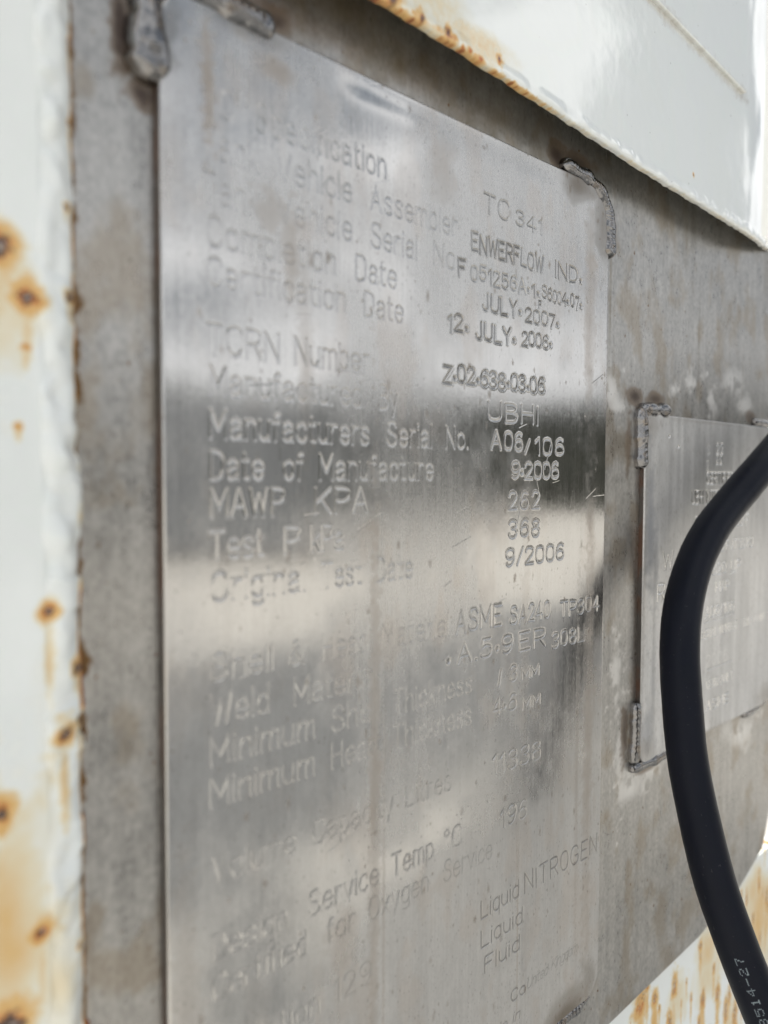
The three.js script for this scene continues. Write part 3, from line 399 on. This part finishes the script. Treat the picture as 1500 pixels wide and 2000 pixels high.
// ------------------------------------------------------------------ painted post at the left
const post = thing('painted_post', 'white painted steel frame post with rust spots and a lumpy weld down its edge', 'frame post');
{
  const sh = new Sheet(-60, -150, -16, 130, 7), R = rng(61);
  // [x, y, halo, core, drip]
  for (const [x, y, h, c, d] of [[-33.6, 42, 5.4, 1.7, 12], [-29.2, 33.6, 3.9, 1.15, 9], [-20.6, 35.2, 1.9, 1.0, 4], [-26.1, -24.4, 2.7, 0.75, 13], [-23.6, -48.4, 3.1, 1.35, 14], [-28.4, -85.4, 3.3, 0.85, 12], [-35.2, -60.5, 4, 1.1, 22], [-34.6, -101, 6.5, 2.2, 12], [-21, 52.2, 1.2, 0.5, 2], [-20.2, -36.6, 2.4, 1.2, 4], [-19.8, -47, 1.6, 0.9, 6], [-20.6, -92, 1, 0.4, 1], [-29.5, 24.6, 1.2, 0.2, 3], [-31, 10, 1.0, 0.15, 2], [-19.6, 84, 0.9, 0.4, 4], [-19.5, 69, 0.9, 0.4, 5]]) {
    sh.splat('stain', x, y, h * 1.35, h * 1.5, 1, 1.15, 0.3, x + y); if (c > 0.3) sh.splat('core', x, y, c * 1.15, c * 1.15, 1, 0.4, 0.45, y); if (c > 0.3) sh.splat('blister', x + 0.1, y + 0.1, c * 0.75, c * 0.75, 1, 0.5, 0.5, y + 3);
    sh.splat('drip', x, y - d * 0.7, 0.7 + h * 0.3, d, 0.3, 0.6, 0.3, x);
  }
  for (const [x, y, rx, ry, a] of [[-34, 32, 8, 18, 0.22], [-29, -66, 9, 14, 0.12], [-34, -84, 11, 34, 0.34], [-26, -96, 8, 22, 0.2], [-26, -40, 5, 20, 0.07]]) sh.splat('wash', x, y, rx, ry, a, 0.6, 0.4, x + y);
  const st = sh.layer('stain'), co = sh.layer('core'), bl = sh.layer('blister'), dr = sh.layer('drip'), wa = sh.layer('wash');
  const maps = sh.bake((k, x, y, o) => {
    const n = fbm(x / 6, y / 9, 4), e = fbm(3.3, y / 2.6, 4), f = fbm(x / 0.7, y / 0.7, 3); o.r = paintC[0]; o.g = paintC[1]; o.b = paintC[2]; o.rough = 0.24 + 0.1 * (n - 0.5); o.metal = 0;
    blend(o, lin(214, 220, 216), 0.3 * n);
    const edge = sstep(-19.9 + 1.6 * (e - 0.5), -18.7, x) * sstep(0.30, 0.55, fbm(8, y / 7, 3));
    const stain = clamp(Math.max(st[k] * (0.82 + 0.5 * (f - 0.5)), wa[k] * (0.6 + 0.8 * n), dr[k] * (0.6 + 0.8 * n), edge * 0.95));
    RUST(o, stain, clamp(co[k] * 1.3 * (0.6 + 0.8 * f) + edge * 0.6 * sstep(0.5, 0.7, e)));
    if (bl[k] > 0.3 && f > 0.52) blend(o, lin(190, 176, 160), sstep(0.3, 0.7, bl[k]) * 0.8);
    o.z = 0.02 * (n - 0.5) + 0.25 * bl[k] * (f - 0.2) - 0.05 * co[k] + 0.05 * sstep(0.3, 0.7, stain) * (f - 0.5);
  });
  const mat = new THREE.MeshPhysicalMaterial({ ...maps, roughness: 1, metalness: 0, clearcoat: 0.6, clearcoatRoughness: 0.12 });
  // section across x: flat flange, then the weld toe rising and falling to the backing plate
  const grid = (xa, xb, nx, zf, ny) => { const pos = [], uv = [], idx = []; for (let j = 0; j <= ny; j++) for (let i = 0; i <= nx; i++) { const y = -150 + 280 * j / ny, [x, z] = zf(i / nx, y); pos.push(mm(x), mm(y), mm(z)); uv.push(...sh.uv(x, y)); }
    for (let j = 0; j < ny; j++) for (let i = 0; i < nx; i++) { const a = j * (nx + 1) + i; idx.push(a, a + 1, a + nx + 2, a, a + nx + 2, a + nx + 1); } return meshOf(pos, uv, idx); };
  const flange = new THREE.BoxGeometry(0.05, 2.6, 0.0055).translate(-0.0518, 0.05, 0.00225);
  part('flange', planarUV(flange, sh), mat, post);
  const bead = grid(0, 0, 34, (f, y) => {
    const edge = -18.7 + 0.9 * (fbm(2, y / 3.2, 4) - 0.5) + 0.9 * sstep(0.62, 0.72, noise(5, y / 4)) * sstep(20, -5, y), x = mix(-27.2, edge, f), lump = noise(y / 5.2 + 4, f * 2.2) - 0.5, lump2 = noise(y / 2.3 + 40, f * 3.3) - 0.5;
    const prof = Math.pow(Math.max(0, Math.sin(Math.PI * (0.34 + 0.66 * f))), 0.8);
    return [x + (f > 0.02 ? 0.35 * lump2 * f : 0), f === 1 ? -0.02 : (f === 0 ? 4.9 : 0.12 + 5.3 * prof * (1 + 0.3 * lump + 0.14 * lump2) + 1.0 * lump * Math.sin(Math.PI * f))];
  }, 560);
  part('weld_bead', bead, mat, post);
}

// ------------------------------------------------------------------ painted panel below, seen past the chamfered corner
const lower = thing('lower_panel', 'white painted steel panel below the grey plate, blistered with orange rust streaks', 'steel panel');
{
  const sh = new Sheet(150, -330, 480, -150, 5), R = rng(81);
  const sp = [[345, -214, 1.6, 9], [329, -217, 1.3, 6], [322, -213, 1.2, 4], [250, -228, 2.6, 7], [219, -222, 4.6, 6], [232, -226, 3.4, 5], [267, -242, 1.0, 3], [278, -249, 1.6, 5], [291, -239, 1.4, 4], [296, -253, 2.2, 8], [306, -266, 2.6, 9], [276, -258, 1.8, 5], [317, -274, 3, 9], [246, -244, 3, 8], [262, -232, 0.8, 2], [338, -232, 1.4, 6], [356, -226, 2, 10], [362, -200, 2, 8], [352, -180, 1.4, 7], [326, -250, 1.6, 6], [340, -262, 2, 8], [348, -246, 1.4, 6]];
  for (let i = 0; i < 46; i++) sp.push([190 + 280 * R(), -212 - 110 * R(), 0.6 + 1.8 * R() ** 2, 2 + 5 * R()]);
  for (const [x, y, r, l] of sp) { sh.splat('stain', x, y - l * 0.2, r * 1.9, l * 1.25 + r, 1, 0.9, 0.3, x + y); sh.splat('core', x, y, r * 0.6, l * 0.55, 1, 0.5, 0.6, y); sh.splat('drip', x, y - l * 2, r * 1.3, l * 3, 0.45, 0.6, 0.3, x); }
  for (let i = 0; i < 26; i++) sh.splat('wash', 200 + 280 * R(), -210 - 100 * R(), 8 + 16 * R(), 12 + 26 * R(), 0.15 + 0.2 * R(), 0.6, 0.4, i);
  sh.splat('wash', 345, -235, 26, 40, 0.36, 0.5, 0.3, 4);
  const st = sh.layer('stain'), co = sh.layer('core'), dr = sh.layer('drip'), wa = sh.layer('wash');
  const maps = sh.bake((k, x, y, o) => { const n = fbm(x / 7, y / 12, 4), f = fbm(x / 0.9, y / 1.2, 3); o.r = paintC[0]; o.g = paintC[1]; o.b = paintC[2]; o.rough = 0.4; o.metal = 0; RUST(o, clamp(Math.max(st[k] * (0.75 + 0.5 * (f - 0.5)), wa[k] * (0.6 + 0.8 * n), dr[k] * (0.5 + 0.9 * n))), clamp(co[k] * 1.2 * sstep(0.35, 0.6, f))); if (co[k] > 0.4 && f > 0.56) blend(o, lin(226, 208, 180), 0.8); o.z = 0.3 * co[k] * f + 0.02 * n + 0.1 * st[k] * (f - 0.5); });
  const g = new THREE.BoxGeometry(2.58, 1.0, 0.006).translate(1.21, -0.7, -0.0085);  // unseen length at the right added to shade the mirrored ground
  part('sheet', planarUV(g, sh), new THREE.MeshPhysicalMaterial({ ...maps, roughness: 1, metalness: 0, clearcoat: 0.4, clearcoatRoughness: 0.15 }), lower);
}

// ------------------------------------------------------------------ the glossy white tank above
const tank = thing('storage_tank', 'glossy white painted tank with a rusty lower lip overhanging the grey plate', 'tank');
{
  const sh = new Sheet(-80, 98, 380, 300, 4.4), R = rng(91);
  const lip = (x) => 117.4 - 0.021 * (x - 40) - 3.6 * sstep(60, 210, x) - 1.0 * sstep(200, 300, x) + 0.0017 * Math.max(0, x - 262) ** 2;
  for (let i = 0; i < 90; i++) { const x = -60 + 150 * R(), s = 0.5 + 1.9 * R() ** 2; sh.splat('stain', x, lip(x) + 1.5 * R(), s * 1.6, s, 0.5 + 0.5 * R(), 0.8, 0.4, i); }
  for (let x = -70; x < 320; x += 0.9) sh.splat('edge', x, lip(x) - 0.2, 1.5, 0.28 + 0.25 * R() + 1.0 * sstep(130, 60, x) * R(), (0.12 + 0.18 * sstep(160, 90, x) + 0.7 * sstep(0.45, 0.6, noise(x / 7, 7)) * (0.2 + 0.8 * sstep(150, 90, x))) * (0.5 + 0.5 * R()), 0.5, 0.4, x);
  for (const [x, y, r] of [[97.5, 119.6, 1.6], [217, 119, 0.9], [56, 119, 3.2], [66, 118, 2.2], [76, 118.4, 2.4], [48, 122, 3]]) { sh.splat('stain', x, y, r * 1.3, r * 1.7, 1, 0.9, 0.4, x); sh.splat('core', x, y, r * 0.5, r * 0.6, 1, 0.6, 0.5, x); }
  sh.splat('wash', 60, 128, 26, 16, 0.24, 0.6, 0.4, 1); sh.splat('wash', 88, 121, 22, 6, 0.3, 0.6, 0.4, 2);
  for (let i = 0; i < 120; i++) { const s = 0.16 + 0.3 * R() ** 3; sh.splat('fleck', -40 + 360 * R(), 105 + 150 * R(), s, s, 0.6, 0.6); }
  for (let x = 160; x < 266; x += 2.5) sh.splat('grime', x, 170.6 - 0.086 * (x - 181) - 0.6, 4, 1.4 + 1.8 * R(), 0.26 + 0.3 * R(), 0.7, 0.4, x);
  const st = sh.layer('stain'), co = sh.layer('core'), wa = sh.layer('wash'), fl = sh.layer('fleck'), gr = sh.layer('grime'), ed = sh.layer('edge');
  const maps = sh.bake((k, x, y, o) => { const n = fbm(x / 30, y / 30, 3), f = fbm(x / 1.2, y / 1.2, 3); o.r = paintC[0]; o.g = paintC[1]; o.b = paintC[2]; blend(o, lin(226, 231, 226), 0.3 * n); o.rough = 0.1; o.metal = 0; RUST(o, clamp(Math.max(st[k] * (0.8 + 0.5 * (f - 0.5)), wa[k] * (0.6 + 0.7 * f), ed[k] * 0.95)), clamp(co[k] + 0.5 * sstep(0.6, 0.95, ed[k]))); blend(o, lin(168, 152, 128), gr[k] * (0.5 + f * 0.6)); blend(o, grime, fl[k]);
    o.z = 0.055 * (fbm(x / 3.6, y / 3.6, 2) - 0.5) + 0.12 * (fbm(x / 22, y / 22, 2) - 0.5) + 0.3 * st[k] * (f - 0.4); });
  const mat = new THREE.MeshPhysicalMaterial({ ...maps, roughness: 1, metalness: 0, ior: 1.6, clearcoat: 1, clearcoatRoughness: 0.02 });
  // overhanging skirt: 4 mm sheet, flat at z = 12 mm, turning back at the right; lip at the bottom
  const bend = (x) => { const X0 = 262, Rr = 150; if (x <= X0) return [x, 0, 0]; const a = Math.min((x - X0) / Rr, 0.21), e = Math.max(0, x - X0 - 0.21 * Rr); return [X0 + Rr * Math.sin(a) + e * Math.cos(a), -Rr * (1 - Math.cos(a)) - e * Math.sin(a), a]; };
  const xs = []; for (let x = -80; x <= 340; x += 1.5) xs.push(x);
  const prof = (x) => { const l = lip(x) + 0.5 * (noise(x / 3, 4) - 0.5) + 0.25 * (noise(x / 1.1, 9) - 0.5), out = []; // [y, z]
    const b = 0.9 * Math.max(0, noise(x / 3.2, 3) - 0.25), b2 = noise(x / 1.3, 5) - 0.5; out.push([620, 9.4], [l + 1, 9.4], [l + 0.1, 9.6], [l, 10], [l - 0.05, 11.2], [l + 0.12, 11.8], [l + 0.5, 12.0 + 0.3 * b + 0.12 * b2], [l + 1.1, 12.05 + b * 0.7 + 0.14 * b2], [l + 1.9, 12.05 + 0.75 * b + 0.1 * b2], [l + 3, 12 + 0.4 * b], [l + 4.4, 12], [l + 10, 12], [l + 16, 12], [220, 12], [300, 12], [620, 12]); return out; };
  const pos = [], uv = [], idx = [], np = prof(0).length;
  for (const x of xs) for (const [y, z] of prof(x)) { const [bx, bz, a] = bend(x), zz = z; pos.push(mm(bx + Math.sin(a) * (zz - 12)), mm(y), mm(12 + bz + Math.cos(a) * (zz - 12))); uv.push(...sh.uv(x, y)); }
  for (let i = 0; i + 1 < xs.length; i++) for (let q = 0; q + 1 < np; q++) { const a = i * np + q; idx.push(a, a + np, a + 1, a + 1, a + np, a + np + 1); }
  part('skirt', meshOf(pos, uv, idx), mat, tank);
  // flat bar welded over the skirt, ending at the right
  const s = new THREE.Shape(); const B = [[100, 176.6], [181, 170.6], [258, 164.2]]; s.moveTo(mm(100), mm(300)); B.forEach(([x, y]) => s.lineTo(mm(x), mm(y))); s.quadraticCurveTo(mm(263), mm(163.8), mm(262.8), mm(168)); s.lineTo(mm(257), mm(300));
  const bar = new THREE.ExtrudeGeometry(s, { depth: 0.001, bevelEnabled: true, bevelThickness: 0.0007, bevelSize: 0.0007, bevelOffset: -0.0007, bevelSegments: 5 }); bar.translate(0, 0, 0.0119);
  part('flat_bar', planarUV(bar, sh), mat, tank);
  // unseen body behind and above, sized to shade a band of mirrored ground
  const body = new THREE.BoxGeometry(6.2, 2.0, 0.35).translate(0.9, 1.6, -0.18);
  part('body', planarUV(body, sh), new THREE.MeshPhysicalMaterial({ color: new THREE.Color(paintC[0], paintC[1], paintC[2]), roughness: 0.3, clearcoat: 1, clearcoatRoughness: 0.05 }), tank);
}

// ------------------------------------------------------------------ the black hose in front
const hose = thing('rubber_hose', 'black rubber hose hanging before the small plate, printed with pale dotted digits', 'hose');
{
  const P = [[350, 62, 46], [318, 39, 30], [288.4, 18, 21.6], [262.1, 3.4, 20.4], [242.9, -9.5, 17.8], [227.4, -19.5, 17], [213.2, -31.9, 17.2], [199.4, -46.9, 19.6], [190.6, -62, 22.9], [186.6, -82, 26.4], [184.2, -98, 29.6], [182.6, -117.7, 35], [181.2, -138, 41.8], [181.6, -154.4, 48.4], [182.8, -170.4, 55.2], [184.8, -186, 62], [188, -206, 71], [193, -232, 82], [200, -275, 92], [206, -310, 96]];
  const curve = new THREE.CatmullRomCurve3(P.map(([x, y, z]) => new THREE.Vector3(mm(x), mm(y), mm(z))), false, 'centripetal'), L = curve.getLength() * 1000, rad = 7, seg = 520, ring = 48;
  const circ = 2 * Math.PI * rad, sh = new Sheet(0, 0, L, circ, 2040 / L);
  const DOT = { 0: ['01110', '10001', '10001', '10001', '10001', '10001', '01110'], 1: ['00100', '01100', '00100', '00100', '00100', '00100', '01110'], 2: ['01110', '10001', '00001', '00110', '01000', '10000', '11111'], 4: ['00010', '00110', '01010', '10010', '11111', '00010', '00010'], 5: ['11111', '10000', '11110', '00001', '00001', '10001', '01110'], 6: ['00110', '01000', '10000', '11110', '10001', '10001', '01110'], 7: ['11111', '00001', '00010', '00010', '00100', '00100', '00100'], 8: ['01110', '10001', '10001', '01110', '10001', '10001', '01110'], '-': ['00000', '00000', '00000', '11111', '00000', '00000', '00000'] };
  // digits read up the hose, tops turned to the left; sEnd is where the last digit ends (length from the top), vMid the side that faces the camera
  const frames = curve.computeFrenetFrames(seg, false);
  const pitch = 0.47, row = 0.4; let sEnd = 0; while (curve.getPointAt(sEnd / L).y > -0.1575) sEnd += 0.25; let s0 = sEnd;
  const ringAt = (f) => { const i = Math.round(f * seg), N = frames.normals[i], Bn = frames.binormals[i], dir = new THREE.Vector3(-0.62, 0.05, 0.78); return Math.atan2(dir.dot(Bn), dir.dot(N)); };
  const vMid = ((ringAt(sEnd / L) / (2 * Math.PI)) + 1) % 1 * circ + 3.2;
  for (const ch of [...'568514-27'].reverse()) { const g = DOT[ch]; for (let r = 0; r < 7; r++) for (let c = 0; c < 5; c++) if (g[r][c] === '1') sh.splat('print', s0 + (4 - c) * pitch, (vMid + (3 - r) * row + circ) % circ, 0.25, 0.23, 1, 0.35); s0 += 6.6 * pitch; }
  const pr = sh.layer('print');
  const maps = sh.bake((k, x, y, o) => { const n = fbm(x / 9, y / 9, 4), f = noise(x / 0.4, y / 0.4), d = noise(x / 0.8 + 9, y / 0.8) > 0.965 ? 1 : 0; o.r = 0.0035 + 0.003 * n; o.g = 0.005 + 0.003 * n; o.b = 0.011 + 0.003 * n; o.rough = 0.42 + 0.1 * (n - 0.5); blend(o, [0.06, 0.06, 0.06], d * 0.5); blend(o, [0.42, 0.5, 0.52], pr[k] * 0.8); o.metal = 0; o.z = 0.003 * f + 0.012 * n; });
  maps.map.wrapT = maps.bumpMap.wrapT = maps.roughnessMap.wrapT = THREE.RepeatWrapping;
  const pos = [], uv = [], idx = [];
  for (let i = 0; i <= seg; i++) { const c = curve.getPointAt(i / seg), N = frames.normals[i], Bn = frames.binormals[i]; for (let q = 0; q <= ring; q++) { const a = q / ring * 2 * Math.PI, rq = mm(rad + 0.16 * (noise(i * 0.09, 4) - 0.5) + 0.06 * (noise(i * 0.4, q * 0.2) - 0.5)), ca = Math.cos(a) * rq, sa = Math.sin(a) * rq; pos.push(c.x + N.x * ca + Bn.x * sa, c.y + N.y * ca + Bn.y * sa, c.z + N.z * ca + Bn.z * sa); uv.push(i / seg, q / ring); } }
  for (let i = 0; i < seg; i++) for (let q = 0; q < ring; q++) { const a = i * (ring + 1) + q; idx.push(a, a + 1, a + ring + 1, a + 1, a + ring + 2, a + ring + 1); }
  part('tube', meshOf(pos, uv, idx), new THREE.MeshPhysicalMaterial({ ...maps, roughness: 1, metalness: 0, specularIntensity: 0.3 }), hose);
}

renderer.render(scene, camera);
